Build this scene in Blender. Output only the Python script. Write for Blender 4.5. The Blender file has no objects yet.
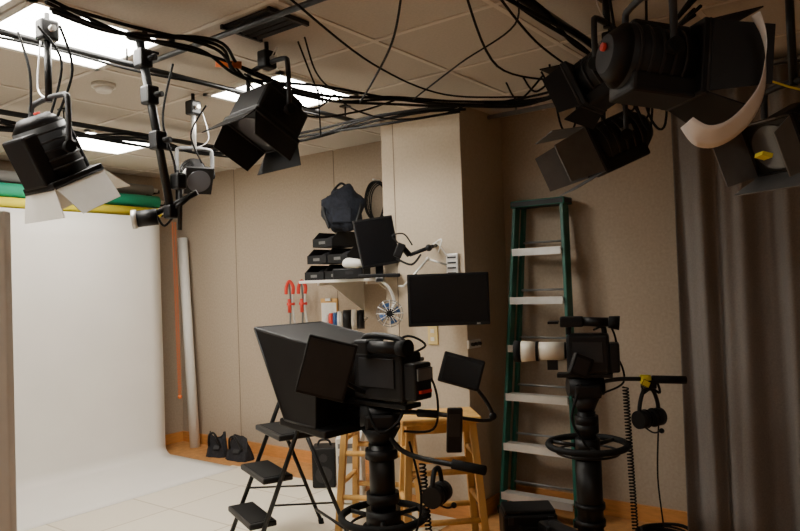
import bpy, bmesh, math, random
from mathutils import Vector, Matrix, Euler, noise
random.seed(7)
C36=0.8; S36=0.6
def S(x,d,z=0.0):            # survey frame (right, forward, up) -> room frame
    return Vector((C36*x-S36*d, S36*x+C36*d, z))
def SF(x,d,z=0.0,yaw=0.0):
    return Matrix.Translation(S(x,d,z)) @ Matrix.Rotation(math.atan2(S36,C36)+yaw,4,'Z')
# ---------------------------------------------------------------- materials
def mat(name,col,rough=0.5,metal=0.0,noise=0.0,nscale=20.0,bump=0.0,bscale=200.0,emit=None,estr=0.0,spec=0.5,stretch=None):
    m=bpy.data.materials.new(name); m.use_nodes=True
    nt=m.node_tree; b=nt.nodes['Principled BSDF']
    b.inputs['Base Color'].default_value=(*col,1); b.inputs['Roughness'].default_value=rough
    b.inputs['Metallic'].default_value=metal; b.inputs['Specular IOR Level'].default_value=spec
    tc=nt.nodes.new('ShaderNodeTexCoord'); mp=nt.nodes.new('ShaderNodeMapping')
    nt.links.new(tc.outputs['Object'],mp.inputs['Vector'])
    if stretch: mp.inputs['Scale'].default_value=stretch
    if noise>0:
        n=nt.nodes.new('ShaderNodeTexNoise'); n.inputs['Scale'].default_value=nscale; n.inputs['Detail'].default_value=4
        r=nt.nodes.new('ShaderNodeValToRGB')
        r.color_ramp.elements[0].position=0.3; r.color_ramp.elements[1].position=0.7
        r.color_ramp.elements[0].color=(*[c*(1-noise) for c in col],1)
        r.color_ramp.elements[1].color=(*[min(1,c*(1+noise)) for c in col],1)
        nt.links.new(mp.outputs[0],n.inputs['Vector']); nt.links.new(n.outputs['Fac'],r.inputs[0]); nt.links.new(r.outputs[0],b.inputs['Base Color'])
    if bump>0:
        n2=nt.nodes.new('ShaderNodeTexNoise'); n2.inputs['Scale'].default_value=bscale
        bp=nt.nodes.new('ShaderNodeBump'); bp.inputs['Strength'].default_value=bump; bp.inputs['Distance'].default_value=0.01
        nt.links.new(mp.outputs[0],n2.inputs['Vector']); nt.links.new(n2.outputs['Fac'],bp.inputs['Height']); nt.links.new(bp.outputs[0],b.inputs['Normal'])
    if emit:
        b.inputs['Emission Color'].default_value=(*emit,1); b.inputs['Emission Strength'].default_value=estr
    return m
M_wall=mat('wall_fabric',(0.42,0.345,0.265),0.95,noise=0.08,nscale=60,bump=0.25,bscale=260,spec=0.1)
M_col=mat('column_fabric',(0.47,0.395,0.30),0.95,noise=0.05,nscale=60,bump=0.15,bscale=260,spec=0.1)
M_ceil=mat('ceiling_tile',(0.56,0.52,0.46),0.95,noise=0.06,nscale=90,bump=0.2,bscale=300,spec=0.1)
M_tbar=mat('tbar_paint',(0.70,0.65,0.58),0.6)
M_floor=mat('cork_floor',(0.46,0.22,0.07),0.55,noise=0.18,nscale=25)
M_base=mat('orange_baseboard',(0.56,0.25,0.07),0.5,noise=0.12,nscale=12,stretch=(1,1,6))
M_paper=mat('seamless_paper',(0.80,0.77,0.72),0.85,noise=0.02,nscale=3,bump=0.08,bscale=4,spec=0.2)
M_blk=mat('black_plastic',(0.006,0.006,0.007),0.5,noise=0.3,nscale=8,spec=0.32)
M_blk2=mat('black_metal',(0.006,0.006,0.006),0.4,noise=0.2,nscale=10,spec=0.35)
M_rub=mat('black_rubber',(0.005,0.005,0.005),0.75,spec=0.25)
M_dgrey=mat('dark_grey',(0.022,0.022,0.024),0.5,noise=0.1,spec=0.35)
M_mgrey=mat('mid_grey_paint',(0.13,0.13,0.13),0.5,noise=0.1)
M_grey=mat('grey_metal',(0.20,0.20,0.20),0.45,metal=0.3,noise=0.1)
M_alu=mat('aluminium',(0.70,0.69,0.66),0.4,metal=0.45,noise=0.05)
M_white=mat('white_paint',(0.72,0.70,0.65),0.6,noise=0.03)
M_offw=mat('offwhite_panel',(0.66,0.62,0.55),0.8,noise=0.03)
M_pine=mat('pine_wood',(0.66,0.38,0.11),0.5,noise=0.22,nscale=14,stretch=(1,1,0.15))
M_green=mat('green_fibreglass',(0.010,0.11,0.08),0.45,noise=0.1)
M_groll=mat('green_paper_roll',(0.01,0.38,0.22),0.8)
M_yroll=mat('yellow_paper_roll',(0.80,0.68,0.03),0.8)
M_kroll=mat('grey_paper_roll',(0.30,0.29,0.28),0.8)
M_curt=mat('curtain_cloth',(0.21,0.19,0.175),0.95,noise=0.1,nscale=120,spec=0.1)
M_red=mat('red_plastic',(0.60,0.03,0.015),0.45)
M_orange=mat('orange_chain',(0.75,0.16,0.02),0.5)
M_blue=mat('blue_plastic',(0.02,0.08,0.24),0.45)
M_yel=mat('yellow_tape',(0.80,0.70,0.03),0.6)
M_cream=mat('cream_lens',(0.74,0.68,0.56),0.4)
M_outlet=mat('almond_plate',(0.62,0.48,0.20),0.5)
M_scr=mat('screen_glass',(0.006,0.006,0.007),0.25,spec=0.35)
M_lens=mat('fresnel_glass',(0.10,0.10,0.11),0.15)
M_lamp=mat('fluorescent_lens',(1,1,1),0.5,emit=(1.0,0.95,0.86),estr=36.0)
M_fill=mat('added_fill_emitter',(1,1,1),0.5,emit=(1.0,0.95,0.86),estr=14.0)  # weaker glow for the fill panels added behind the camera
M_vent=mat('vent_dark',(0.02,0.018,0.016),0.7)
M_diff=mat('diffusion_sheet',(0.80,0.80,0.82),0.7)
M_bagc=mat('bag_cloth',(0.012,0.012,0.016),0.9,noise=0.4,nscale=40,bump=0.4,bscale=60)
M_navy=mat('navy_cloth',(0.010,0.013,0.022),0.9,noise=0.5,nscale=30,bump=0.5,bscale=50)
def vinyl():
    m=mat('white_vinyl_tile',(0.66,0.60,0.50),0.5)
    nt=m.node_tree; b=nt.nodes['Principled BSDF']
    tc=nt.nodes.new('ShaderNodeTexCoord'); br=nt.nodes.new('ShaderNodeTexBrick')
    br.offset=0.0; br.inputs['Scale'].default_value=1.0
    br.inputs['Brick Width'].default_value=0.61; br.inputs['Row Height'].default_value=0.61
    br.inputs['Mortar Size'].default_value=0.006; br.inputs['Color1'].default_value=(0.80,0.73,0.60,1)
    br.inputs['Color2'].default_value=(0.76,0.69,0.56,1); br.inputs['Mortar'].default_value=(0.55,0.46,0.33,1)
    nt.links.new(tc.outputs['Object'],br.inputs['Vector']); nt.links.new(br.outputs['Color'],b.inputs['Base Color'])
    return m
M_vinyl=vinyl()
# ---------------------------------------------------------------- builder
def catmull(pts,n,closed=False):
    P=[Vector(p) for p in pts]
    if len(P)<3 and not closed: return P
    out=[]; N=len(P); segs=N if closed else N-1
    for i in range(segs):
        if closed: a,b,c,d=P[(i-1)%N],P[i],P[(i+1)%N],P[(i+2)%N]
        else: a,b,c,d=P[max(i-1,0)],P[i],P[i+1],P[min(i+2,N-1)]
        for k in range(n):
            t=k/n
            out.append(0.5*((2*b)+(c-a)*t+(2*a-5*b+4*c-d)*t*t+(3*b-a-3*c+d)*t**3))
    if not closed: out.append(P[-1])
    return out
class B:
    def __init__(s,name,M=None):
        s.name=name; s.bm=bmesh.new(); s.mats=[]; s.M=M.copy() if M else Matrix.Identity(4)
    def mi(s,m):
        if m not in s.mats: s.mats.append(m)
        return s.mats.index(m)
    def faces(s,vs): return list({f for v in vs for f in v.link_faces})
    def box(s,c,size,m,rot=(0,0,0),bev=0.0):
        T=s.M@Matrix.Translation(Vector(c))@Euler(rot).to_matrix().to_4x4()@Matrix.Diagonal((*size,1))
        r=bmesh.ops.create_cube(s.bm,size=1,matrix=T); vs=r['verts']; i=s.mi(m)
        for f in s.faces(vs): f.material_index=i
        if bev>0:
            es=list({e for v in vs for e in v.link_edges})
            bmesh.ops.bevel(s.bm,geom=es,offset=min(bev,min(size)*0.45),segments=2,affect='EDGES',profile=0.5)
    def cyl(s,p1,p2,r,m,r2=None,seg=20,caps=True):
        p1=s.M@Vector(p1); p2=s.M@Vector(p2); d=p2-p1; L=d.length
        if L<1e-6: return
        T=Matrix.Translation((p1+p2)/2)@d.to_track_quat('Z','Y').to_matrix().to_4x4()
        q=bmesh.ops.create_cone(s.bm,cap_ends=caps,segments=seg,radius1=r,radius2=r if r2 is None else r2,depth=L,matrix=T)
        i=s.mi(m)
        for f in s.faces(q['verts']):
            f.material_index=i
            if len(f.verts)==4: f.smooth=True
    def sph(s,c,r,m,sc=(1,1,1),rot=(0,0,0),seg=16):
        T=s.M@Matrix.Translation(Vector(c))@Euler(rot).to_matrix().to_4x4()@Matrix.Diagonal((*sc,1))
        q=bmesh.ops.create_uvsphere(s.bm,u_segments=seg,v_segments=seg//2+2,radius=r,matrix=T); i=s.mi(m)
        for f in s.faces(q['verts']): f.material_index=i; f.smooth=True
        return q['verts']
    def tube(s,pts,r,m,closed=False,seg=8,n=6,smooth=True):
        P=catmull(pts,n,closed) if smooth else [Vector(p) for p in pts]
        P=[s.M@p for p in P]; N=len(P); i=s.mi(m); rings=[]; up=None
        for k in range(N):
            a=P[(k-1)%N] if (closed or k>0) else P[k]; b=P[(k+1)%N] if (closed or k<N-1) else P[k]
            t=(b-a)
            if t.length<1e-9: t=Vector((0,0,1))
            t.normalize()
            if up is None:
                up=Vector((0,0,1)) if abs(t.z)<0.9 else Vector((1,0,0))
            u=up-t*up.dot(t)
            if u.length<1e-6: u=t.orthogonal()
            u.normalize(); up=u; w=t.cross(u)
            rr=r[min(k*len(r)//N,len(r)-1)] if isinstance(r,(list,tuple)) else r
            rings.append([s.bm.verts.new(P[k]+rr*(math.cos(2*math.pi*j/seg)*u+math.sin(2*math.pi*j/seg)*w)) for j in range(seg)])
        for k in range(N if closed else N-1):
            A=rings[k]; Bq=rings[(k+1)%N]
            off=0
            if closed and k==N-1:
                off=min(range(seg),key=lambda o:(A[0].co-Bq[o].co).length)
            for j in range(seg):
                f=s.bm.faces.new((A[j],A[(j+1)%seg],Bq[(j+1+off)%seg],Bq[(j+off)%seg])); f.material_index=i; f.smooth=True
        if not closed:
            for R,rev in ((rings[0],True),(rings[-1],False)):
                try:
                    f=s.bm.faces.new(R[::-1] if rev else R); f.material_index=i
                except Exception: pass
    def ring(s,c,nrm,R,r,m,seg=8,n=40):
        nrm=Vector(nrm).normalized(); u=nrm.orthogonal().normalized(); w=nrm.cross(u); c=Vector(c)
        s.tube([c+R*(math.cos(2*math.pi*k/n)*u+math.sin(2*math.pi*k/n)*w) for k in range(n)],r,m,closed=True,seg=seg,smooth=False)
    def poly(s,pts,th,m):
        P=[s.M@Vector(p) for p in pts]; i=s.mi(m)
        nn=(P[1]-P[0]).cross(P[2]-P[0]).normalized()*th/2
        A=[s.bm.verts.new(p+nn) for p in P]; Bq=[s.bm.verts.new(p-nn) for p in P]; N=len(P)
        fs=[s.bm.faces.new(A),s.bm.faces.new(Bq[::-1])]
        for k in range(N): fs.append(s.bm.faces.new((A[k],Bq[k],Bq[(k+1)%N],A[(k+1)%N])))
        for f in fs: f.material_index=i
    def surf(s,fn,nu,nv,m,smooth=True):
        i=s.mi(m); g=[[s.bm.verts.new(s.M@Vector(fn(a/nu,b/nv))) for b in range(nv+1)] for a in range(nu+1)]
        for a in range(nu):
            for b in range(nv):
                f=s.bm.faces.new((g[a][b],g[a+1][b],g[a+1][b+1],g[a][b+1])); f.material_index=i; f.smooth=smooth
    def coil(s,p1,p2,R,turns,r,m,sag=0.0):
        p1=Vector(p1);p2=Vector(p2); d=(p2-p1).normalized(); u=d.orthogonal().normalized(); w=d.cross(u); n=turns*8
        s.tube([p1.lerp(p2,k/n)+R*(math.cos(k*math.pi/4)*u+math.sin(k*math.pi/4)*w) for k in range(n+1)],r,m,seg=5,smooth=False)
    def done(s):
        bmesh.ops.recalc_face_normals(s.bm,faces=s.bm.faces[:])
        xs=[v.co for v in s.bm.verts]
        lo=Vector((min(v.x for v in xs),min(v.y for v in xs),min(v.z for v in xs))); hi=Vector((max(v.x for v in xs),max(v.y for v in xs),max(v.z for v in xs)))
        o=Vector(((lo.x+hi.x)/2,(lo.y+hi.y)/2,lo.z))
        bmesh.ops.translate(s.bm,verts=s.bm.verts[:],vec=-o)
        me=bpy.data.meshes.new(s.name); s.bm.to_mesh(me); s.bm.free()
        for m in s.mats: me.materials.append(m)
        ob=bpy.data.objects.new(s.name,me); ob.location=o; bpy.context.collection.objects.link(ob); return ob
H=2.55; YW=4.19; XL=-5.85; XR=1.9; YF=-2.6
def slab(name,lo,hi,m,bev=0):
    b=B(name); lo=Vector(lo);hi=Vector(hi); b.box((lo+hi)/2,hi-lo,m,bev=bev); return b.done()
# ---------------------------------------------------------------- room shell
slab('floor',(XL,YF,-0.1),(XR,YW,0),M_floor)
slab('ceiling',(XL,YF,H),(XR,YW,H+0.1),M_ceil)
slab('wall_back',(XL-0.1,YW,-0.1),(XR+0.1,YW+0.1,H+0.1),M_wall)
slab('wall_left',(XL-0.1,YF,-0.1),(XL,YW,H+0.1),M_wall)
slab('wall_right',(XR,YF,-0.1),(XR+0.1,YW,H+0.1),M_wall)
slab('wall_front',(XL-0.1,YF-0.1,-0.1),(XR+0.1,YF,H+0.1),M_wall)
CX0,CX1,CY=-2.87,-2.25,3.66
slab('wall_column',(CX0,CY,0),(CX1,YW,H),M_col,bev=0.004)
slab('baseboard_back',(XL,YW-0.015,0),(CX0,YW,0.095),M_base)
slab('baseboard_back.001',(CX1,YW-0.015,0),(XR,YW,0.095),M_base)
slab('baseboard_left',(XL,YF,0),(XL+0.015,YW-0.015,0.095),M_base)
b=B('baseboard_column')
b.box(((CX0+CX1)/2,CY-0.008,0.048),(CX1-CX0+0.03,0.015,0.095),M_base); b.box((CX1+0.008,(CY+YW)/2,0.048),(0.015,YW-CY,0.095),M_base); b.done()
M_seam=mat('panel_seam',(0.17,0.13,0.095),0.9)
for k,x in enumerate((-5.0,-3.78,-1.05,0.2)): slab('trim_%d'%(k+1),(x,YW-0.002,0.1),(x+0.006,YW,H),M_seam)
slab('trim_5',(-2.77,CY-0.002,0.1),(-2.765,CY,H),M_seam)
b=B('trim_ceiling_grid')
x=-3.15-0.61*4
while x<XR:
    if x>XL: b.box((x,(YF+YW)/2,H-0.002),(0.024,YW-YF,0.006),M_tbar)
    x+=0.61
y=-0.61*4
while y<YW:
    b.box(((XL+XR)/2,y,H-0.0025),(XR-XL,0.024,0.006),M_tbar); y+=0.61
b.done()
for (fx,fy,ml) in ((-3.15,0.60,M_lamp),(-3.15,1.22,M_lamp),(-3.15,2.44,M_lamp),(-4.98,2.44,M_lamp),(-1.32,-0.61,M_fill),(0.51,-0.61,M_fill)):  # last two are made-up fill panels behind the camera, added to brighten the room
    b=B('ceiling_light_or_fill_panel'); c=(fx+0.305,fy+0.305)
    for sx,sy,w,h in ((0,0.29,0.61,0.03),(0,-0.29,0.61,0.03),(0.29,0,0.03,0.61),(-0.29,0,0.03,0.61)):
        b.box((c[0]+sx,c[1]+sy,H-0.010),(w,h,0.018),M_white)
    b.box((c[0],c[1],H-0.008),(0.56,0.56,0.008),ml)
    b.done()
b=B('ceiling_air_vent'); c=Vector((-2.13,1.97,H-0.012))
b.box(c+Vector((0,0,0.006)),(0.28,0.20,0.008),M_vent)
for k in range(5):
    b.box(c+Vector((0,-0.08+0.04*k,-0.002)),(0.28,0.010,0.014),M_dgrey,rot=(0.6,0,0))
for sx in (-0.14,0.14): b.box(c+Vector((sx,0,0)),(0.014,0.22,0.018),M_dgrey)
b.done()
b=B('smoke_detector'); b.cyl((-3.38,1.99,H),(-3.38,1.99,H-0.02),0.06,M_white,seg=28); b.cyl((-3.38,1.99,H-0.02),(-3.38,1.99,H-0.045),0.05,M_white,r2=0.035,seg=28); b.done()
# ---------------------------------------------------------------- backdrop
XB=-5.52; BY0,BY1=1.05,3.76
b=B('paper_backdrop')
prof=[(XB,2.13)]+[(XB,2.13-0.2*k) for k in range(1,10)]
R=0.08
prof+= [(XB+R-R*math.cos(a),0.006+R-R*math.sin(a)) for a in [math.pi/2*k/8 for k in range(9)]]
prof+= [(XB+R+0.1*k,0.006) for k in range(1,10)]
def bf(u,v):
    k=u*(len(prof)-1); i=min(int(k),len(prof)-2); t=k-i
    p=Vector(prof[i]).lerp(Vector(prof[i+1]),t); y=BY0+(BY1-BY0)*v
    w=0.006*math.sin(y*7+p.y*2.0)*min(1,max(0,p.y-0.2))
    return (p.x+w,y,p.y)
b.surf(bf,len(prof)-1,24,M_paper); o=b.done()
sm=o.modifiers.new('t','SOLIDIFY'); sm.thickness=0.002; sm.offset=1
for nm,xx,zz,r,m in (('yellow_paper_roll',XB-0.04,2.175,0.042,M_yroll),('green_paper_roll',XB-0.07,2.275,0.055,M_groll),('grey_paper_roll',XB-0.16,2.395,0.045,M_kroll)):
    b=B(nm); b.cyl((xx,BY0-0.05,zz),(xx,BY1+0.03,zz),r,m,seg=28); b.cyl((xx,BY0-0.12,zz),(xx,BY1+0.09,zz),0.018,M_alu)
    b.cyl((xx,BY1+0.03,zz),(xx,BY1+0.034,zz),r*0.8,M_offw,seg=28); b.done()
for yy in (BY0-0.135,BY1+0.105):
    b=B('backdrop_roller_bracket'); b.box((XL+0.021,yy,2.28),(0.03,0.04,0.36),M_blk2)
    for xx,zz in ((XB-0.04,2.175),(XB-0.07,2.275),(XB-0.16,2.395)):
        b.box(((XL+0.01+xx)/2,yy,zz-0.01),(xx-XL+0.01,0.012,0.03),M_blk2)
    b.done()
b=B('backdrop_pull_chain')
for dy in (0,0.03):
    b.coil((XB-0.05,BY1+0.17+dy,2.1),(XB-0.05,BY1+0.19+dy*0.6,0.50),0.007,70,0.003,M_orange)
b.sph((XB-0.05,BY1+0.20,0.48),0.02,M_orange); b.done()
b=B('floor_vinyl_tiles'); b.box((-3.5,1.6,0.0015),(2.3,4.4,0.003),M_vinyl); b.done()
b=B('rolled_paper_tube'); b.tube([(-5.50,4.06,0.0),(-5.66,4.10,1.96)],0.045,M_white,smooth=False,seg=20); b.done()
b=B('partition_panel',SF(-1.56,2.2)); b.box((0,0,0.865),(0.66,0.04,1.73),M_offw,bev=0.005)
b.box((-0.25,0,0.012),(0.05,0.4,0.024),M_blk); b.box((0.25,0,0.012),(0.05,0.4,0.024),M_blk); b.done()
# ---------------------------------------------------------------- curtain
b=B('stage_curtain')
def cf(u,v):
    x=-1.08+2.3*u+0.03*math.sin(u*40)*(1-v)*0.5; z=0.04+2.43*v
    a=0.042*(1-0.35*v)
    y=3.93+a*math.sin(u*72+0.9*math.sin(u*17))+0.02*math.sin(u*41+v*1.5)+0.012*math.sin(u*151+v)
    return (x,y,z)
b.surf(cf,300,14,M_curt); o=b.done(); sm=o.modifiers.new('t','SOLIDIFY'); sm.thickness=0.003
b=B('curtain_rail'); b.cyl((-2.2,3.93,2.50),(1.8,3.93,2.50),0.014,M_grey)
for x in (-2.0,-1.2,0,1.2): b.cyl((x,3.93,2.50),(x,3.93,H),0.006,M_grey)
b.done()
# ---------------------------------------------------------------- stepladder
b=B('stepladder')
def lad(z,off=0): return 3.90+0.17*(z/1.95)+off
cx=-1.935
for sx in (-1,1):
    for off,w in ((0,1.0),(0.075,0.9)):
        p0=Vector((cx+sx*0.25*w,lad(0,off),0.0)); p1=Vector((cx+sx*0.16*w,lad(1.93,off),1.93))
        d=p1-p0; ang=math.atan2(d.x,d.z); c=(p0+p1)/2
        b.box(c,(0.022,0.065 if off==0 else 0.04,d.length),M_green,rot=(-math.atan2(d.y,d.z),ang,0),bev=0.003)
        b.box((p0.x,p0.y,0.025),(0.04,0.075 if off==0 else 0.05,0.05),M_rub,bev=0.004)
for k,z in enumerate((0.13,0.43,0.735,1.035,1.335,1.64)):
    w=0.25-0.09*z/1.95
    b.box((cx,lad(z)-0.01,z),(2*w-0.02,0.085,0.012),M_alu,bev=0.002); b.box((cx,lad(z)-0.05,z-0.012),(2*w-0.02,0.008,0.045),M_alu)
    b.tube([(cx-w*0.9,lad(z,0.075),z+0.05),(cx+w*0.9,lad(z,0.075),z+0.05)],0.007,M_grey,smooth=False)
    for sx in (-1,1): b.tube([(cx+sx*w*0.95,lad(z)-0.04,z-0.02),(cx+sx*w*0.6,lad(z)-0.03,z-0.005)],0.005,M_alu,smooth=False)
b.box((cx,lad(1.95)+0.02,1.935),(0.37,0.13,0.045),M_blk,bev=0.008)
b.done()
# ---------------------------------------------------------------- shelf and contents
b=B('wall_shelf'); SZ=1.50
b.box(((-3.62+CX0)/2,3.89,SZ-0.01),(CX0+3.62-0.004,0.58,0.02),M_white,bev=0.002)
for x in (-3.5,-3.05):
    b.box((x,3.93,SZ-0.03),(0.02,0.5,0.02),M_white); b.poly([(x,4.18,SZ-0.03),(x,3.8,SZ-0.03),(x,4.18,SZ-0.25)],0.012,M_white)
b.done()
for r in range(3):
    for c in range(2):
        if r==2 and c==1: continue
        b=B('storage_bin'); x=-3.52+0.20*c+(0.03*r if r<2 else 0.09); z=SZ+0.118*r; y=3.80
        w,dd,h=0.185,0.28,0.11
        b.box((x,y,z+0.004),(w,dd,0.008),M_blk)
        for sx in (-1,1): b.poly([(x+sx*w/2,y-dd/2,z),(x+sx*w/2,y+dd/2,z),(x+sx*w/2,y+dd/2,z+h),(x+sx*w/2,y-dd/2+0.07,z+h),(x+sx*w/2,y-dd/2,z+0.055)],0.005,M_blk)
        b.box((x,y+dd/2,z+h/2),(w,0.005,h),M_blk); b.box((x,y-dd/2,z+0.03),(w,0.006,0.06),M_blk); b.box((x,y-dd/2-0.004,z+0.03),(0.06,0.003,0.02),M_mgrey)
        b.sph((x,y+0.03,z+0.05),0.05,M_bagc,sc=(1.5,2,0.8)); b.done()
def blob(name,M,r,sc,m,seed,amp=0.25,extra=None):
    b=B(name,M); vs=b.sph((0,0,0),r,m,sc=sc,seg=28)
    c=M.translation
    for v in vs:
        n=noise.noise(v.co*11+Vector((seed,0,0))); v.co=c+(v.co-c)*(1+amp*n)
    if extra: extra(b)
    return b.done()
def bp(b):
    b.tube([(-0.05,-0.04,0.15),(0,-0.04,0.19),(0.05,-0.04,0.15)],0.008,M_blk); b.box((0,-0.085,-0.04),(0.14,0.03,0.11),M_navy,bev=0.012)
    b.tube([(-0.1,0.0,0.1),(-0.13,-0.06,0),(-0.09,-0.09,-0.13)],0.012,M_blk); b.tube([(0.1,0,0.1),(0.13,-0.05,0.02),(0.09,-0.08,-0.12)],0.012,M_blk)
blob('backpack',SF(-0.395,4.98,1.99),0.155,(0.98,0.62,1.08),M_navy,3,0.35,bp)
b=B('desk_monitor',SF(-0.135,4.56,SZ))
b.box((0.0,0.0,0.012),(0.27,0.15,0.024),M_blk,bev=0.006); b.box((0,0.02,0.07),(0.05,0.02,0.12),M_blk)
b.box((0,-0.0,0.235),(0.29,0.022,0.32),M_blk,rot=(-0.15,-0.14,0.35),bev=0.005); b.box((-0.004,-0.013,0.236),(0.26,0.003,0.29),M_scr,rot=(-0.15,-0.14,0.35))
b.done()
blob('tissue_packet',SF(-0.31,4.68,SZ+0.105),0.05,(1.5,0.8,0.8),M_white,5,0.5)
b=B('charger_box',SF(-0.36,4.72,SZ)); b.box((0.01,0,0.035),(0.2,0.12,0.07),M_blk,bev=0.008); b.box((0.02,-0.062,0.04),(0.05,0.003,0.02),M_dgrey); b.done()
b=B('wall_cable_coil')
for k in range(6):
    c=Vector((-3.34+0.016*k,YW-0.03-0.006*k,2.10-0.008*k)); n=28
    b.tube([c+Vector((0.10*math.cos(t),0.008*math.sin(3*t+k),0.15*math.sin(t)+0.01*math.cos(t*2+k))) for t in [2*math.pi*j/n for j in range(n)]],0.005,M_rub,closed=True,seg=6,smooth=False)
b.cyl((-3.31,YW,2.25),(-3.31,YW-0.08,2.25),0.006,M_alu); b.done()
for x in (-0.91,-0.81):
    b=B('spring_clamp',SF(x,5.70,1.3)); 
    b.tube([(0,0,0.2),(0.01,0,0.05),(0,0,-0.17)],0.008,M_mgrey,seg=8); b.tube([(0.035,0,0.16),(0.025,0,0.0),(0.04,0,-0.14)],0.008,M_alu,seg=8)
    b.tube([(-0.025,0,0.10),(-0.02,0,0.16),(0.005,0,0.205),(0.035,0,0.16),(0.03,0,0.10)],0.014,M_red,seg=8); b.cyl((0.0,0,-0.05),(0.0,0,0.06),0.015,M_red); b.cyl((-0.02,0,0.02),(0.045,0,0.02),0.012,M_red); b.cyl((0,0,0.2),(0,0.12,0.2),0.004,M_alu)
    b.done()
b=B('clipboard'); b.box((-3.86,YW-0.012,1.22),(0.18,0.01,0.27),M_pine,bev=0.002); b.box((-3.86,YW-0.02,1.21),(0.16,0.004,0.22),M_white); b.box((-3.86,YW-0.024,1.345),(0.06,0.012,0.02),M_alu); b.done()
b=B('hanging_tape_rolls',SF(-0.42,5.20,1.20)); 
b.cyl((-0.16,0,0),(0.16,0,0),0.012,M_alu)
x=-0.15
for w,r,m in ((0.03,0.045,M_white),(0.03,0.055,M_red),(0.03,0.06,M_blue),(0.04,0.065,M_white),(0.06,0.075,M_blk),(0.04,0.075,M_offw),(0.05,0.07,M_blk)):
    b.cyl((x,0,0),(x+w,0,0),r,m,seg=28); x+=w+0.002
for q in (-0.155,0.155): b.cyl((q,0,0),(q,0.22,0.0),0.005,M_alu)
b.done()
b=B('clip_fan',SF(-0.075,4.42,1.27))
for k in range(6): b.ring((0,-0.03+0.012*k,0),(0,1,0),0.085*math.sin(math.pi*(k+1.2)/7.4),0.0025,M_grey,seg=5,n=28)
for k in range(12):
    a=k*math.pi/6; b.tube([(0.02*math.cos(a),-0.04,0.02*math.sin(a)),(0.08*math.cos(a),-0.02,0.08*math.sin(a)),(0.08*math.cos(a),0.02,0.08*math.sin(a)),(0.02*math.cos(a),0.04,0.02*math.sin(a))],0.002,M_alu,seg=5)
for k in range(4):
    a=k*math.pi/2+0.4; b.poly([(0.01*math.cos(a),0,0.01*math.sin(a)),(0.07*math.cos(a-0.35),0.01,0.07*math.sin(a-0.35)),(0.07*math.cos(a+0.35),-0.01,0.07*math.sin(a+0.35))],0.003,M_blue)
b.cyl((0,-0.02,0),(0,0.07,0),0.03,M_blk); b.tube([(0,0.05,0),(0.03,0.06,0.07),(0.0,0.06,0.16),(-0.05,0.06,0.21)],0.010,M_alu); b.box((-0.06,0.07,0.215),(0.05,0.06,0.03),M_blk,bev=0.005)
b.done()
b=B('wall_mounted_tv',SF(0.275,4.08,1.355))
b.box((0,0,0),(0.475,0.03,0.305),M_blk,bev=0.006); b.box((0,-0.016,0.004),(0.445,0.002,0.268),M_scr); b.box((0.17,-0.0165,-0.143),(0.02,0.002,0.005),M_alu)
b.box((0,0.03,0),(0.12,0.03,0.12),M_blk2); b.cyl((0,0.03,0),(-0.06,0.16,0),0.014,M_blk2); b.cyl((-0.06,0.16,0),(-0.10,0.27,0),0.014,M_blk2); b.cyl((-0.06,0.16,-0.03),(-0.06,0.16,0.03),0.02,M_blk2)
b.done()
b=B('wall_mount_plate'); b.box((-2.52,CY-0.015,1.355),(0.10,0.03,0.2),M_blk2,bev=0.003); b.done()
b=B('power_outlet'); b.box((-2.50,CY-0.005,1.125),(0.075,0.01,0.12),M_outlet,bev=0.003)
for dz in (-0.025,0.025): b.box((-2.50,CY-0.011,1.125+dz),(0.032,0.004,0.028),M_offw,bev=0.002)
b.done()
b=B('cable_entry_plate'); b.box((CX1+0.008,3.72,1.07),(0.016,0.14,0.05),M_alu,bev=0.002)
for q in (-0.04,0,0.04): b.cyl((CX1,3.72+q,1.07),(CX1+0.035,3.72+q,1.07),0.011,M_blk)
b.done()
b=B('wall_control_plate'); b.box((-2.33,CY-0.01,1.56),(0.085,0.02,0.14),M_alu,bev=0.003)
for k in range(4): b.box((-2.33,CY-0.022,1.51+0.032*k),(0.06,0.006,0.01),M_dgrey)
b.tube([(-2.36,CY-0.02,1.61),(-2.42,CY-0.05,1.70),(-2.50,CY-0.03,1.66)],0.004,M_white); b.done()
b=B('articulated_mount_arm',SF(0.06,4.30,1.66))
b.box((-0.06,0.0,0.0),(0.05,0.06,0.09),M_blk,rot=(0,0.4,0),bev=0.006); b.cyl((-0.05,0,0.03),(0.0,0.02,-0.03),0.018,M_blk); b.cyl((0,0.02,-0.03),(0.12,0,0.01),0.012,M_blk)
b.sph((0.12,0,0.01),0.022,M_blk); b.cyl((0.12,0,0.01),(0.17,0.10,0.03),0.012,M_blk); b.tube([(-0.06,0,0.04),(-0.1,-0.02,0.09),(-0.03,0,0.1),(0.02,0,0.03)],0.005,M_blk)
b.tube([(-0.08,0,-0.05),(0.01,-0.03,-0.09),(0.07,0,-0.03)],0.007,M_blk); b.tube([(0.15,0.02,0.03),(0.2,0,0.06),(0.18,0,-0.02)],0.004,M_alu)
b.done()
b=B('silver_boom_arm',SF(0.12,4.22,1.50)); b.cyl((-0.10,0,-0.06),(0.05,0.03,0.10),0.007,M_alu); b.cyl((0.05,0.03,0.1),(0.16,0.0,0.06),0.006,M_alu); b.sph((0.05,0.03,0.1),0.013,M_alu); b.cyl((-0.1,0,-0.06),(-0.13,0.15,-0.06),0.006,M_alu); b.done()
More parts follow.
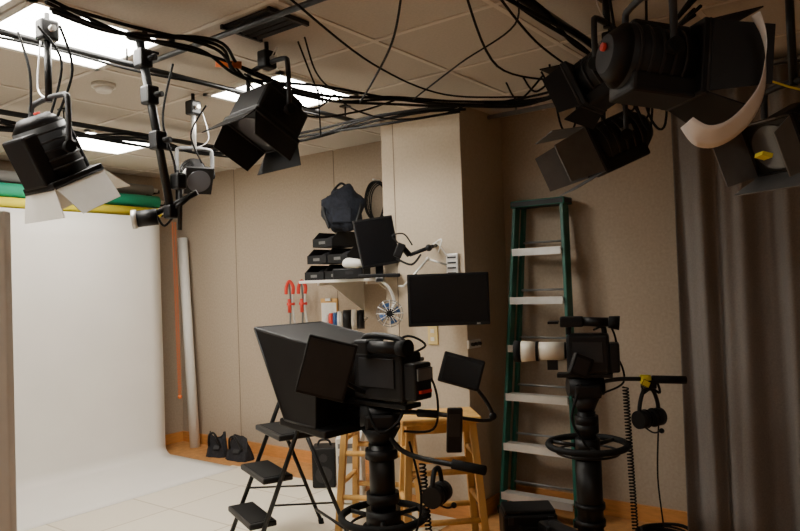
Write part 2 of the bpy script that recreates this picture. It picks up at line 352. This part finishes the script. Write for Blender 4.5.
# ---------------------------------------------------------------- floor things by the wall
def softbag(x,d,w,h,seed,yaw):
    b=B('black_equipment_bag',SF(x,d,0,yaw)); random.seed(seed)
    def f(u,v):
        a=2*math.pi*u; t=v
        ca,sa=math.cos(a),math.sin(a)
        sx=math.copysign(abs(ca)**0.6,ca); sy=math.copysign(abs(sa)**0.6,sa)
        fold=1+0.10*math.sin(5*a+seed)*t+0.05*math.sin(9*a+2*t*3)
        return (w/2*sx*(1-0.25*t)*fold, w*0.30*sy*(1-0.9*t)*fold+0.004, h*t*(1+0.15*math.sin(2*a+seed)*t*t))
    b.surf(f,36,12,M_bagc)
    b.tube([(-w*0.3,-0.04,h*0.5),(-w*0.2,-0.06,h*1.0),(-0.01,-0.05,h*1.12),(w*0.15,-0.06,h*0.98),(w*0.3,-0.04,h*0.5)],0.010,M_blk)
    b.box((0.02,-w*0.20,h*0.45),(w*0.3,0.01,h*0.2),M_dgrey,rot=(-0.6,0,0),bev=0.003)
    b.done()
softbag(-1.655,6.17,0.20,0.19,1,-0.35)
softbag(-1.43,6.03,0.26,0.18,4,-0.6)
b=B('computer_tower',SF(-0.385,4.78,0)); b.box((0,0.1,0.225),(0.17,0.4,0.43),M_white,bev=0.006); b.box((0,-0.102,0.30),(0.14,0.006,0.05),M_grey); b.box((0,-0.102,0.39),(0.14,0.006,0.03),M_grey); b.cyl((0,-0.1,0.2),(0,-0.108,0.2),0.012,M_alu)
for sx in (-0.06,0.06):
    for yy in (-0.05,0.25): b.cyl((sx,yy,0),(sx,yy,0.012),0.015,M_blk)
b.done()
b=B('black_speaker',SF(-0.60,5.15,0)); b.box((0,0,0.15),(0.17,0.16,0.29),M_blk,bev=0.012); b.cyl((0,-0.081,0.1),(0,-0.086,0.1),0.06,M_dgrey,seg=28); b.cyl((0,-0.081,0.22),(0,-0.086,0.22),0.03,M_dgrey)
b.tube([(-0.05,0,0.29),(-0.03,0,0.33),(0.03,0,0.33),(0.05,0,0.29)],0.008,M_blk); b.done()
b=B('equipment_case',SF(0.67,3.98,0)); b.box((0,0,0.085),(0.30,0.20,0.16),M_blk,bev=0.02); b.box((0,0,0.172),(0.28,0.18,0.02),M_blk,bev=0.008); b.tube([(-0.06,-0.10,0.10),(-0.05,-0.13,0.10),(0.05,-0.13,0.10),(0.06,-0.10,0.10)],0.008,M_rub)
for q in(-0.11,0.11): b.box((q,-0.103,0.13),(0.03,0.008,0.04),M_dgrey)
b.done()
b=B('floor_cable_coil',SF(1.34,3.86,0))
for k in range(7):
    n=26; rr=0.10+0.006*(k%3)
    b.tube([(rr*1.3*math.cos(t)+0.01*k,rr*math.sin(t),0.009+0.009*k+0.003*math.sin(3*t+k)) for t in [2*math.pi*j/n for j in range(n)]],0.007,M_rub,closed=True,seg=6,smooth=False)
b.tube([(0.14,0,0.01),(0.2,-0.1,0.008),(0.0,-0.25,0.008),(-0.4,-0.3,0.008)],0.006,M_rub); b.done()
# ---------------------------------------------------------------- bar stools
def stool(x,d,yaw):
    b=B('wooden_bar_stool',SF(x,d,0,yaw)); hz=0.755
    b.box((0,0,hz-0.018),(0.42,0.30,0.036),M_pine,bev=0.012)
    P={}
    for sx in (-1,1):
        for sy in (-1,1):
            t=Vector((sx*0.165,sy*0.10,hz-0.03)); f=Vector((sx*0.215,sy*0.165,0.0)); P[(sx,sy)]=(t,f)
            d_=f-t; b.box((t+f)/2,(0.038,0.038,d_.length),M_pine,rot=(math.atan((f.y-t.y)/(t.z-f.z)),-math.atan((f.x-t.x)/(t.z-f.z)),0),bev=0.004)
    def at(k,z):
        t,f=P[k]; return f.lerp(t,z/t.z)
    for z in (0.22,0.47):
        for sy in (-1,1): b.tube([at((-1,sy),z),at((1,sy),z)],0.016,M_pine,smooth=False,seg=10)
    for z in (0.30,0.55):
        for sx in (-1,1): b.tube([at((sx,-1),z),at((sx,1),z)],0.016,M_pine,smooth=False,seg=10)
    for sy in (-1,1): b.box((0,sy*0.10,hz-0.06),(0.33,0.02,0.05),M_pine)
    for sx in (-1,1): b.box((sx*0.165,0,hz-0.06),(0.02,0.2,0.05),M_pine)
    b.done()
stool(0.175,3.78,0.10)
stool(-0.165,4.22,-0.25)
# ---------------------------------------------------------------- folding step stool
ang=math.atan2(-0.5,-0.86)
b=B('folding_step_ladder',SF(-0.665,4.02)@Matrix.Rotation(ang,4,'Z'))
for w in (-0.21,0.21):
    b.tube([(0.31,w,0.012),(0.02,w*0.93,0.69),(-0.12,w*0.85,1.03)],0.013,M_blk2,smooth=False,seg=10)
    b.tube([(-0.27,w,0.012),(-0.03,w*0.93,0.63)],0.012,M_blk2,smooth=False,seg=10)
    b.cyl((0.31,w,0),(0.305,w,0.03),0.017,M_rub); b.cyl((-0.27,w,0),(-0.265,w,0.03),0.017,M_rub)
    b.tube([(0.18,w*0.96,0.30),(-0.18,w*0.97,0.25)],0.006,M_blk2,smooth=False,seg=6)
b.tube([(-0.12,-0.178,1.03),(-0.14,-0.12,1.07),(-0.14,0.12,1.07),(-0.12,0.178,1.03)],0.014,M_rub,seg=10)
b.tube([(-0.23,-0.2,0.1),(-0.23,0.2,0.1)],0.009,M_blk2,smooth=False)
for a,z,dp in ((0.235,0.205,0.15),(0.145,0.43,0.17),(-0.01,0.645,0.29)):
    b.box((a,0,z),(dp,0.40,0.032),M_blk,bev=0.008); b.box((a,0,z+0.017),(dp*0.85,0.36,0.003),M_rub)
b.done()
# ---------------------------------------------------------------- pedestal helper
def pedestal(b,ringz,ringR,headz,r0=0.075):
    for k in range(3):
        a=math.radians(90+120*k+15); e=Vector((0.42*math.cos(a),0.42*math.sin(a),0))
        b.tube([(0,0,0.17),(e.x*0.5,e.y*0.5,0.15),(e.x,e.y,0.12)],0.035,M_blk,seg=10)
        b.box((e.x,e.y,0.10),(0.12,0.12,0.09),M_blk,rot=(0,0,a),bev=0.02)
        for q in(-1,1):
            o=Vector((-math.sin(a),math.cos(a),0))*0.03*q; b.cyl((e.x+o.x-o.x*0.5,e.y+o.y-o.y*0.5,0.05),(e.x+o.x*1.4,e.y+o.y*1.4,0.05),0.05,M_rub)
    b.cyl((0,0,0.12),(0,0,0.20),r0*1.7,M_blk,seg=28); b.cyl((0,0,0.18),(0,0,ringz-0.05),r0,M_blk2,seg=28)
    for z in (0.28,0.36,ringz-0.05): b.cyl((0,0,z-0.012),(0,0,z+0.012),r0*1.15,M_blk,seg=28)
    b.cyl((0,0,ringz-0.03),(0,0,ringz+0.03),r0*0.95,M_blk,seg=24)
    b.ring((0,0,ringz),(0,0,1),ringR,0.016,M_rub,seg=10,n=48)
    b.ring((0,0,ringz-0.035),(0,0,1),ringR*0.8,0.006,M_blk2,seg=8,n=48)
    for k in range(3):
        a=math.radians(30+120*k); b.cyl((0.04*math.cos(a),0.04*math.sin(a),ringz-0.01),(ringR*math.cos(a),ringR*math.sin(a),ringz),0.010,M_blk2)
    b.cyl((0,0,ringz),(0,0,headz-0.12),r0*0.7,M_blk2,seg=24)
    for z in (ringz+0.08,headz-0.16): b.cyl((0,0,z-0.02),(0,0,z+0.02),r0*0.9,M_blk,seg=24)
    b.cyl((0,0,headz-0.12),(0,0,headz-0.05),r0*0.6,M_blk,r2=r0*1.1,seg=24)
    b.box((0,0,headz-0.02),(0.13,0.13,0.07),M_blk,bev=0.015)
    b.cyl((-0.085,0,headz),(0.085,0,headz),0.045,M_blk,seg=24)
def headset(b,c,r=0.075,yaw=0.3):
    M0=b.M.copy(); b.M=b.M@Matrix.Translation(Vector(c))@Matrix.Rotation(yaw,4,'Z')
    b.tube([(-r,0,-r*1.2),(-r*1.02,0,-0.02),(-r*0.6,0,r*0.75),(0,0,r),(r*0.6,0,r*0.75),(r*1.02,0,-0.02),(r,0,-r*1.2)],0.010,M_blk)
    for q in (-1,1):
        b.cyl((q*(r-0.035),0,-r*1.3),(q*(r+0.014),0,-r*1.3),0.042,M_blk,seg=22); b.ring((q*(r-0.035),0,-r*1.3),(1,0,0),0.032,0.013,M_rub,n=22)
    b.tube([(-r,0,-r*1.6),(-r*0.6,-0.05,-r*2.2),(0,-0.07,-r*2.1)],0.004,M_blk); b.sph((0,-0.07,-r*2.1),0.012,M_rub)
    b.M=M0
# ---------------------------------------------------------------- teleprompter camera
b=B('teleprompter_camera_pedestal',SF(-0.107,3.0)); M0=b.M.copy()
pedestal(b,0.475,0.178,0.90,0.078)
b.M=M0@Matrix.Rotation(math.atan2(0.66,-0.75),4,'Z')
b.box((0.02,0,0.955),(0.42,0.10,0.02),M_blk2,bev=0.004)
b.box((-0.05,0,1.075),(0.28,0.13,0.20),M_blk,bev=0.015)
b.box((-0.215,0,1.06),(0.07,0.105,0.15),M_blk,bev=0.01)
b.box((-0.05,0.068,1.09),(0.20,0.006,0.12),M_dgrey,bev=0.002); b.box((-0.05,-0.068,1.05),(0.18,0.006,0.08),M_dgrey,bev=0.002)
b.tube([(-0.15,0,1.17),(-0.13,0,1.225),(0.06,0,1.235),(0.09,0,1.17)],0.014,M_blk,seg=10)
b.cyl((0.09,0,1.07),(0.22,0,1.07),0.052,M_blk,seg=24); b.cyl((0.14,0,1.07),(0.17,0,1.07),0.06,M_rub,seg=24)
b.cyl((-0.02,0.09,1.20),(-0.20,0.09,1.20),0.026,M_blk); b.box((-0.01,0.09,1.20),(0.08,0.06,0.06),M_blk,bev=0.01); b.cyl((-0.2,0.09,1.2),(-0.25,0.09,1.2),0.03,M_rub,r2=0.036)
b.cyl((0.10,-0.08,1.19),(-0.10,-0.08,1.19),0.012,M_blk); b.cyl((0.08,-0.08,1.19),(0.2,-0.08,1.19),0.02,M_rub)
for k in range(5): b.cyl((-0.18,-0.06-0.02,1.0+0.035*k),(-0.18,-0.03,1.0+0.035*k),0.009,M_grey,seg=10)
b.box((-0.255,0,1.09),(0.012,0.09,0.05),M_mgrey,bev=0.002); b.box((-0.256,0.0,1.02),(0.012,0.07,0.012),M_red)
hw=0.205
prof=[(0.16,1.20),(0.58,1.275),(0.38,0.875),(0.18,0.86)]
for q in (-1,1): b.poly([(x,q*hw,z) for x,z in prof],0.006,M_blk)
b.poly([(0.16,-hw,1.20),(0.58,-hw,1.275),(0.58,hw,1.275),(0.16,hw,1.20)],0.006,M_blk)
b.poly([(0.16,-hw,1.20),(0.18,-hw,0.86),(0.18,hw,0.86),(0.16,hw,1.20)],0.006,M_blk2)
b.poly([(0.20,-hw+.01,1.19),(0.37,-hw+.01,0.90),(0.37,hw-.01,0.90),(0.20,hw-.01,1.19)],0.004,M_scr)
for (x0,z0),(x1,z1) in ((prof[0],prof[1]),(prof[1],prof[2]),(prof[2],prof[3])):
    for q in(-1,1): b.tube([(x0,q*hw,z0),(x1,q*hw,z1)],0.007,M_dgrey,smooth=False,seg=6)
b.tube([(0.58,-hw,1.275),(0.58,hw,1.275)],0.007,M_dgrey,smooth=False,seg=6)
b.box((0.27,0,0.85),(0.30,0.42,0.035),M_blk,rot=(0,-0.1,0),bev=0.008); b.box((0.12,0,0.90),(0.16,0.06,0.03),M_blk2)
b.M=M0
b.box((-0.20,-0.20,1.13),(0.20,0.02,0.24),M_blk,rot=(0.1,0.28,0.15),bev=0.006); b.box((-0.20,-0.212,1.13),(0.18,0.003,0.215),M_dgrey,rot=(0.1,0.28,0.15)); b.cyl((-0.15,-0.18,1.08),(-0.06,-0.02,1.0),0.010,M_blk2)
b.tube([(0.02,0,0.90),(0.12,-0.09,0.925),(0.30,-0.20,0.925)],0.010,M_blk2,seg=10); b.cyl((0.16,-0.12,0.926),(0.24,-0.165,0.926),0.016,M_rub)
b.box((0.30,-0.21,0.87),(0.062,0.022,0.18),M_blk,rot=(0.1,0.04,0.1),bev=0.006); b.box((0.30,-0.223,0.89),(0.045,0.003,0.09),M_dgrey,rot=(0.1,0.04,0.1))
b.tube([(0.02,0,0.88),(0.05,-0.05,0.80),(0.14,-0.10,0.745),(0.40,-0.25,0.72)],0.011,M_blk2,seg=10); b.cyl((0.29,-0.185,0.73),(0.41,-0.256,0.719),0.019,M_rub,seg=18)
headset(b,(0.225,-0.165,0.665),0.045,1.1)
b.coil((0.17,-0.12,0.72),(0.20,-0.14,0.20),0.012,34,0.004,M_rub)
b.tube([(0.12,-0.07,0.80),(0.16,-0.14,0.60),(0.13,-0.16,0.45),(0.06,-0.1,0.40)],0.005,M_rub)
b.tube([(0.15,-0.1,1.1),(0.21,-0.14,1.08),(0.24,-0.15,0.98),(0.22,-0.13,0.86),(0.1,-0.06,0.84)],0.005,M_rub)
b.tube([(0.12,-0.1,1.16),(0.2,-0.12,1.2),(0.13,-0.1,1.24),(0.05,-0.05,1.2)],0.005,M_rub)
b.tube([(-0.05,-0.1,0.95),(0.0,-0.16,0.86),(0.08,-0.14,0.90),(0.12,-0.1,1.0)],0.006,M_rub)
for k in range(5): b.cyl((0.09+0.015*k,-0.14,1.02+0.02*(k%2)),(0.09+0.015*k,-0.11,1.02+0.02*(k%2)),0.007,M_grey,seg=8)
b.box((0.34,-0.16,1.095),(0.17,0.022,0.125),M_blk,rot=(-0.2,0.28,-0.15),bev=0.006); b.box((0.34,-0.175,1.093),(0.145,0.003,0.10),M_scr,rot=(-0.2,0.28,-0.15))
b.tube([(0.375,-0.15,1.05),(0.43,-0.15,0.98),(0.46,-0.16,0.91),(0.42,-0.17,0.895),(0.30,-0.19,0.92)],0.008,M_blk2); b.sph((0.46,-0.16,0.91),0.016,M_blk)
b.done()
# ---------------------------------------------------------------- second camera
b=B('studio_camera_pedestal',SF(0.875,3.4)); M0=b.M.copy()
pedestal(b,0.65,0.185,0.93,0.062)
b.M=M0@Matrix.Rotation(math.atan2(0.28,-0.96),4,'Z')
b.box((0.0,0,0.985),(0.26,0.08,0.02),M_blk2,bev=0.004)
b.box((-0.02,0,1.09),(0.20,0.12,0.19),M_blk,bev=0.015); b.box((-0.14,0,1.07),(0.05,0.10,0.14),M_blk,bev=0.01)
b.tube([(-0.10,0,1.18),(-0.08,0,1.225),(0.05,0,1.235),(0.07,0,1.18)],0.013,M_blk,seg=10)
b.box((0.05,0.04,1.245),(0.11,0.06,0.05),M_blk,bev=0.008); b.cyl((0.0,0.04,1.245),(-0.12,0.04,1.24),0.022,M_blk); b.cyl((-0.12,0.04,1.24),(-0.17,0.04,1.235),0.028,M_rub,r2=0.034)
b.box((0.14,-0.02,1.24),(0.05,0.10,0.012),M_blk); b.cyl((0.08,0,1.105),(0.12,0,1.10),0.040,M_blk,seg=28)
b.cyl((0.09,0,1.10),(0.215,0,1.10),0.045,M_cream,seg=28); b.cyl((0.215,0,1.10),(0.228,0,1.10),0.049,M_rub,seg=28); b.cyl((0.228,0,1.10),(0.30,0,1.10),0.047,M_cream,seg=28,r2=0.052); b.cyl((0.30,0,1.10),(0.335,0,1.10),0.053,M_rub,seg=28)
b.box((0.15,0,1.035),(0.05,0.03,0.05),M_blk)
b.box((-0.02,-0.062,1.10),(0.14,0.005,0.10),M_dgrey,bev=0.002); b.box((-0.02,0.062,1.10),(0.14,0.005,0.10),M_dgrey,bev=0.002)
b.M=M0
b.box((-0.04,-0.09,1.04),(0.10,0.03,0.10),M_blk,rot=(0,0.4,0.2),bev=0.006); b.box((-0.04,-0.107,1.04),(0.07,0.003,0.07),M_dgrey,rot=(0,0.4,0.2))
b.tube([(0.04,0,0.94),(0.14,-0.05,0.965),(0.26,-0.07,0.965),(0.45,-0.08,0.955)],0.010,M_blk2,seg=10); b.cyl((0.30,-0.076,0.963),(0.455,-0.08,0.955),0.019,M_rub,seg=18)
b.cyl((0.245,-0.07,0.966),(0.29,-0.072,0.965),0.021,M_yel,r2=0.019,seg=16); b.box((0.28,-0.075,0.94),(0.06,0.05,0.04),M_blk,rot=(0,0,0.2),bev=0.006); b.box((0.255,-0.11,0.95),(0.04,0.012,0.03),M_yel,rot=(0,0.5,0.2),bev=0.002)
headset(b,(0.275,-0.08,0.86),0.06,0.5)
b.tube([(0.26,-0.07,0.95),(0.25,-0.08,0.90),(0.29,-0.08,0.92),(0.33,-0.08,0.90),(0.32,-0.08,0.95)],0.006,M_rub)
b.coil((0.175,-0.06,0.93),(0.19,-0.08,0.15),0.013,52,0.004,M_rub)
b.tube([(0.10,0,1.08),(0.16,-0.03,1.05),(0.17,-0.05,0.95),(0.08,-0.03,0.90)],0.005,M_rub)
b.tube([(0.05,0,1.2),(0.12,-0.03,1.22),(0.15,-0.03,1.12),(0.12,0,1.02)],0.005,M_rub)
b.tube([(-0.03,-0.05,0.95),(-0.09,-0.08,0.8),(-0.05,-0.09,0.70),(0.0,-0.08,0.62)],0.006,M_rub)
b.tube([(0.32,-0.08,0.78),(0.31,-0.06,0.5),(0.34,-0.03,0.2),(0.36,0.1,0.01)],0.004,M_rub)
b.done()
# ---------------------------------------------------------------- suspended grid
ZP=2.47
def pipe(p0,p1,r=0.016):
    b=B('lighting_grid_pipe'); b.cyl(p0,p1,r,M_blk2,seg=14); v=Vector(p1)-Vector(p0); n=max(2,int(v.length/1.2))
    for k in range(n+1):
        p=Vector(p0)+v*(0.03+0.94*k/n); b.cyl(p,(p.x,p.y,H),0.005,M_blk2,seg=8); b.box((p.x,p.y,H-0.006),(0.05,0.05,0.01),M_blk2)
    b.done()
pipe((-2.78,0.2,ZP),(-2.78,3.3,ZP),0.013); pipe((-4.0,0.6,ZP),(-4.0,3.6,ZP)); pipe((-1.12,0.6,ZP),(-1.12,3.7,ZP)); pipe((-2.9,1.87,ZP+0.036),(1.2,1.87,ZP+0.036),0.012)
b=B('ceiling_cable_bundle')
A=[(-1.107,2.28),(-0.987,2.56),(-0.727,2.75),(-0.667,3.11),(-0.347,3.47),(0.0,3.67),(0.379,3.79),(0.746,3.73),(0.931,3.43),(1.05,3.06),(1.1,2.5)]
for k in range(5):
    b.tube([S(x+random.uniform(-.03,.03),d+random.uniform(-.03,.03),2.42+random.uniform(-.03,.03)) for x,d in A],0.007,M_rub,seg=6,n=8)
A2=[(-2.19,3.84),(-1.95,4.02),(-1.58,4.43),(-1.27,4.75),(-0.634,4.44),(-0.116,4.06),(0.379,3.85)]
for k in range(4):
    b.tube([S(x+random.uniform(-.03,.03),d+random.uniform(-.03,.03),2.40+random.uniform(-.02,.04)) for x,d in A2],0.008,M_rub,seg=6,n=8)
b.tube([(-2.79+random.uniform(-.03,.03),0.2+0.4*j,2.45+random.uniform(-.02,.02)) for j in range(8)],0.006,M_rub,seg=6,n=6)
for k in range(3):
    b.tube([(-1.12+random.uniform(-.03,.03),0.8+0.4*j,2.44+random.uniform(-.05,.03)) for j in range(8)],0.008,M_rub,seg=6,n=6)
for k in range(2):
    b.tube([(-4.0+random.uniform(-.03,.03),0.6+0.4*j,2.44+random.uniform(-.04,.03)) for j in range(8)],0.007,M_rub,seg=6,n=6)
b.done()
b=B('hanging_cable_loops')
def loop(pts,r=0.005): b.tube([S(*p) for p in pts],r,M_rub,seg=6,n=8)
loop([(0.045,2.40,2.50),(0.0,2.85,2.45),(-0.12,3.4,2.42),(-0.184,3.62,2.40)])
loop([(0.354,2.45,2.50),(0.603,2.91,2.45),(0.904,3.33,2.42)])
loop([(-0.365,2.5,2.50),(-0.089,3.1,2.44),(0.253,3.5,2.40),(0.693,3.68,2.42)])
loop([(0.25,2.42,2.50),(0.45,3.0,2.38),(0.8,3.4,2.42)])
loop([(0.42,2.40,2.50),(0.48,2.7,2.45),(0.30,3.1,2.43),(0.1,3.65,2.42)],0.004)
loop([(-0.667,3.11,2.42),(-0.5,3.15,2.32),(-0.38,3.3,2.30),(-0.30,3.5,2.42)])
loop([(-0.60,3.2,2.42),(-0.42,3.25,2.26),(-0.2,3.4,2.30),(0.0,3.66,2.42)])
loop([(-0.30,3.5,2.42),(-0.20,3.6,2.36),(0.0,3.7,2.33),(0.25,3.8,2.37),(0.4,3.8,2.42)])
loop([(-0.38,3.5,2.45),(-0.378,3.52,2.22)],0.004)
loop([(-0.365,2.9,2.5),(-0.34,3.05,2.40),(-0.28,3.2,2.36),(-0.2,3.5,2.42)],0.004)
loop([(-0.40,2.95,2.5),(-0.36,3.1,2.38),(-0.34,3.3,2.33),(-0.36,3.45,2.42)],0.004)
loop([(-1.40,2.6,2.45),(-1.36,2.6,2.30),(-1.37,2.62,2.15)]); loop([(-1.30,2.55,2.45),(-1.24,2.6,2.33),(-1.30,2.62,2.12)]); loop([(-1.22,2.55,2.45),(-1.2,2.6,2.3),(-1.27,2.62,2.13)])
loop([(-0.95,3.0,2.44),(-1.0,3.0,2.2),(-0.96,3.02,2.0),(-0.95,3.0,1.82)]); loop([(-1.0,3.7,2.44),(-1.1,3.75,2.3),(-1.06,3.8,2.15)])
loop([(-0.7,3.0,2.44),(-0.62,3.05,2.34),(-0.60,3.1,2.28)])
for k in range(9):
    x=0.55+0.07*k; loop([(x,3.4-0.08*k,2.42),(x+0.05,3.35-0.08*k,2.34-0.02*random.random()),(x+0.16,3.3-0.08*k,2.42)],0.005)
for k in range(6):
    x=0.7+random.uniform(0,0.3); d=2.3+random.uniform(0,0.9)
    loop([(x,d,2.44),(x+0.05,d+0.03,2.2+random.uniform(-.1,.1)),(x+0.1,d-0.02,2.12+random.uniform(-.1,.05)),(x+0.13,d,2.42)],0.005)
loop([(0.75,3.45,2.42),(0.78,3.1,2.25),(0.84,2.9,2.15),(0.9,2.9,2.05)],0.006)
b.done()
b=B('yellow_cable'); b.tube([S(0.97,1.95,2.09),S(1.04,1.96,2.01),S(1.12,2.0,1.99),S(1.3,2.1,1.98)],0.003,M_yel); b.done()
# ---------------------------------------------------------------- stage lights
def lamp(name,pos,aim,r=0.10,L=0.22,door=0.16,square=False,doormat=None,op=0.5,pole=None,top=ZP,doors=(1,1,1,1),bodymat=None,roll=0.0,hang=True):
    bodymat=bodymat or M_blk; doormat=doormat or M_blk
    P=S(*pos); a=(S(*aim)).normalized(); up=Vector((0,0,1)); y=up.cross(a).normalized(); z=a.cross(y).normalized()
    R3=Matrix((a,y,z)).transposed().to_4x4(); M=Matrix.Translation(P)@R3@Matrix.Rotation(roll,4,'X')
    b=B(name,M)
    if square:
        b.box((-L*0.1,0,0),(L*0.8,2*r,2*r),bodymat,bev=0.015); b.box((-L*0.6,0,0),(L*0.35,1.5*r,1.5*r),bodymat,bev=0.015)
        for k in range(5): b.box((-L*0.75,-r*0.6+r*0.3*k,0),(L*0.12,0.006,1.2*r),M_dgrey)
    else:
        b.cyl((-L*0.5,0,0),(L*0.35,0,0),r*0.92,bodymat,seg=28); b.cyl((-L*0.68,0,0),(-L*0.5,0,0),r*0.55,bodymat,r2=r*0.92,seg=28)
        for k in range(5): b.cyl((-L*0.42+k*L*0.14,0,0),(-L*0.42+k*L*0.14+0.008,0,0),r*0.96,M_dgrey,seg=28)
        b.box((-L*0.05,0,-r*0.85),(L*0.8,r*1.5,r*0.6),bodymat,bev=0.01); b.box((-L*0.05,0,r*0.80),(L*0.75,r*0.9,r*0.4),bodymat,bev=0.01)
    b.box((L*0.36,0,0),(0.02,2.1*r,2.1*r),bodymat,bev=0.004); b.cyl((L*0.36,0,0),(L*0.36+0.014,0,0),r*0.85,M_lens,seg=32)
    b.ring((L*0.37,0,0),(1,0,0),r*0.9,0.008,M_dgrey,n=32)
    x0=L*0.36+0.012; e=r*1.02
    for k in range(4):
        if not doors[k]: continue
        dm=doormat[k] if isinstance(doormat,(list,tuple)) else doormat
        o=op if not isinstance(op,(list,tuple)) else op[k]
        dl=door*(1.0 if k%2 else 0.85); T=b.M.copy(); b.M=T@Matrix.Rotation(k*math.pi/2,4,'X')
        fx=x0+dl*math.cos(o); fz=e+dl*math.sin(o)
        w1=e*0.98; w2=e*(1.35 if k%2==0 else 0.8)
        b.poly([(x0,-w1,e),(x0,w1,e),(fx,w2,fz),(fx,-w2,fz)],0.004,dm)
        b.cyl((x0,-w1,e),(x0,w1,e),0.006,M_dgrey,seg=8); b.M=T
    b.cyl((-L*0.1,-r*1.25,0),(-L*0.1,r*1.25,0),0.008,M_dgrey,seg=10)
    for q in (-1,1): b.cyl((-L*0.1,q*r*1.2,0),(-L*0.1,q*r*1.42,0),0.022,M_rub,seg=14)
    b.box((-L*0.2,r*0.96,0.02),(0.05,0.006,0.03),M_mgrey); b.cyl((-L*0.66,0,r*0.2),(-L*0.72,0,r*0.2),0.012,M_red,seg=12)
    b.M=Matrix.Identity(4); c=P-a*L*0.1; yy=y*r*1.28
    if hang:
        h=r*1.9; b.tube([c+yy,c+yy+up*h*0.8,c+yy*0.75+up*h,c-yy*0.75+up*h,c-yy+up*h*0.8,c-yy],0.011,M_grey if pole else M_dgrey,seg=8,n=4)
        t=c+up*h; b.cyl(t-up*0.01,(t.x,t.y,top),0.013,pole or M_blk2,seg=12); b.box((t.x,t.y,top+0.0),(0.06,0.07,0.08),M_blk2,bev=0.01); b.cyl((t.x-0.05,t.y,top),(t.x+0.05,t.y,top),0.012,M_alu,seg=10)
        b.cyl((t.x,t.y,top),(t.x,t.y,H),0.010,M_blk2,seg=10)
        b.tube([t,t+y*0.08+up*0.06,Vector((t.x,t.y,top-0.02))+y*0.05],0.003,M_alu)
    return b
b=lamp('stage_fresnel_light',(-1.31,2.66,1.985),(0.25,0.35,-0.85),r=0.105,L=0.24,door=0.13,doormat=M_white,doors=(1,1,1,1),op=(0.5,0.5,0.35,0.5)); b.done()
b=lamp('stage_panel_light',(-0.565,3.08,2.205),(-0.35,-0.35,-0.9),r=0.12,L=0.17,door=0.12,square=True,op=(0.5,0.35,0.3,0.35))
b.cyl(S(-0.76,2.98,2.43),S(-0.66,3.02,2.43),0.016,M_orange); b.done()
b=lamp('small_stage_light',(-1.11,3.85,2.09),(0.35,-0.6,-0.45),r=0.075,L=0.17,door=0.08,pole=M_alu,doormat=M_white,doors=(0,1,0,0)); b.done()
b=B('black_drop_pole'); p0=S(-1.06,2.90,H); p1=S(-0.975,3.0,1.80)
b.cyl(p0,p1,0.018,M_blk2); b.cyl(p0,p0-Vector((0,0,0.03)),0.05,M_blk2)
for t in (0.15,0.35,0.6): 
    q=p0.lerp(p1,t); b.box(q,(0.06,0.06,0.08),M_blk,bev=0.01); b.cyl(q,q+Vector((0.06,0.02,0)),0.012,M_blk)
b.cyl(p1,S(-0.90,3.0,1.86),0.012,M_blk2); b.cyl(S(-1.05,3.0,1.79),S(-0.86,3.0,1.88),0.012,M_blk2); b.box(S(-0.975,3.0,1.80),(0.05,0.05,0.06),M_blk,bev=0.01); b.cyl(S(-0.94,3,1.72),S(-0.93,3,1.95),0.010,M_blk2)
b.box(S(-0.94,3.0,1.93),(0.06,0.05,0.07),M_blk,bev=0.01)
b.cyl(S(-1.03,2.99,1.78),S(-1.11,2.97,1.77),0.035,M_blk,seg=20); b.cyl(S(-1.11,2.97,1.77),S(-1.13,2.965,1.768),0.04,M_alu,seg=20); b.tube([S(-1.03,2.99,1.78),S(-1.0,2.99,1.74),S(-0.95,3.0,1.8)],0.005,M_rub)
b.done()
b=lamp('stage_fresnel_light',(0.92,3.0,2.03),(-0.85,-0.05,-0.36),r=0.10,L=0.26,door=0.18,doormat=M_mgrey,op=(0.25,0.3,0.1,0.3),bodymat=M_blk); b.done()
b=lamp('stage_fresnel_light',(0.76,2.0,2.07),(0.85,0.15,-0.10),r=0.10,L=0.24,door=0.16,op=(0.3,0.45,0.3,0.45)); b.done()
b=B('diffusion_gel_sheet')
ctr=[(0.950,2.13,0.010),(0.968,2.08,0.020),(0.972,2.02,0.028),(0.957,1.93,0.040),(0.912,1.862,0.052),(0.850,1.818,0.050),(0.795,1.815,0.038),(0.757,1.85,0.015)]
cs=catmull([(a,c,w) for a,c,w in ctr],5)
def sh(u,v):
    a=cs[min(int(round(u*(len(cs)-1))),len(cs)-1)]; x,z,w=a
    dx,dz=x-0.85,z-1.99; l=math.hypot(dx,dz)
    return S(x+dx/l*w*(v-0.5)*1.1, 1.78+0.06*v, z+dz/l*w*(v-0.5)*1.1)
b.surf(sh,len(cs)-1,4,M_diff); o=b.done(); sm=o.modifiers.new('t','SOLIDIFY'); sm.thickness=0.001
b=lamp('stage_fresnel_light',(1.25,2.2,1.88),(-0.7,-0.3,-0.35),r=0.085,L=0.22,door=0.12,doormat=M_mgrey,op=(0.2,0.2,0.2,0.2))
b.box(S(1.09,2.07,1.80),(0.03,0.05,0.012),M_yel,rot=(0,0.3,0.6)); b.done()
b=lamp('stage_fresnel_light',(0.74,2.45,2.17),(-0.6,0.5,-0.35),r=0.085,L=0.22,door=0.08,op=0.3); b.done()
# ---------------------------------------------------------------- camera
cam=bpy.data.cameras.new('photo_camera'); co=bpy.data.objects.new('photo_camera',cam); bpy.context.collection.objects.link(co)
cam.sensor_width=36; cam.lens=31.5; cam.clip_start=0.05
pitch=math.radians(1.43); roll=math.radians(2.0)
Rm=Matrix.Rotation(math.atan2(S36,C36),4,'Z')@Matrix.Rotation(math.pi/2+pitch,4,'X')@Matrix.Rotation(-roll,4,'Z')
co.matrix_world=Matrix.Translation((0,0,1.46))@Rm
bpy.context.scene.camera=co
w=bpy.data.worlds.new('world'); w.use_nodes=True; w.node_tree.nodes['Background'].inputs[0].default_value=(0.02,0.018,0.015,1); bpy.context.scene.world=w
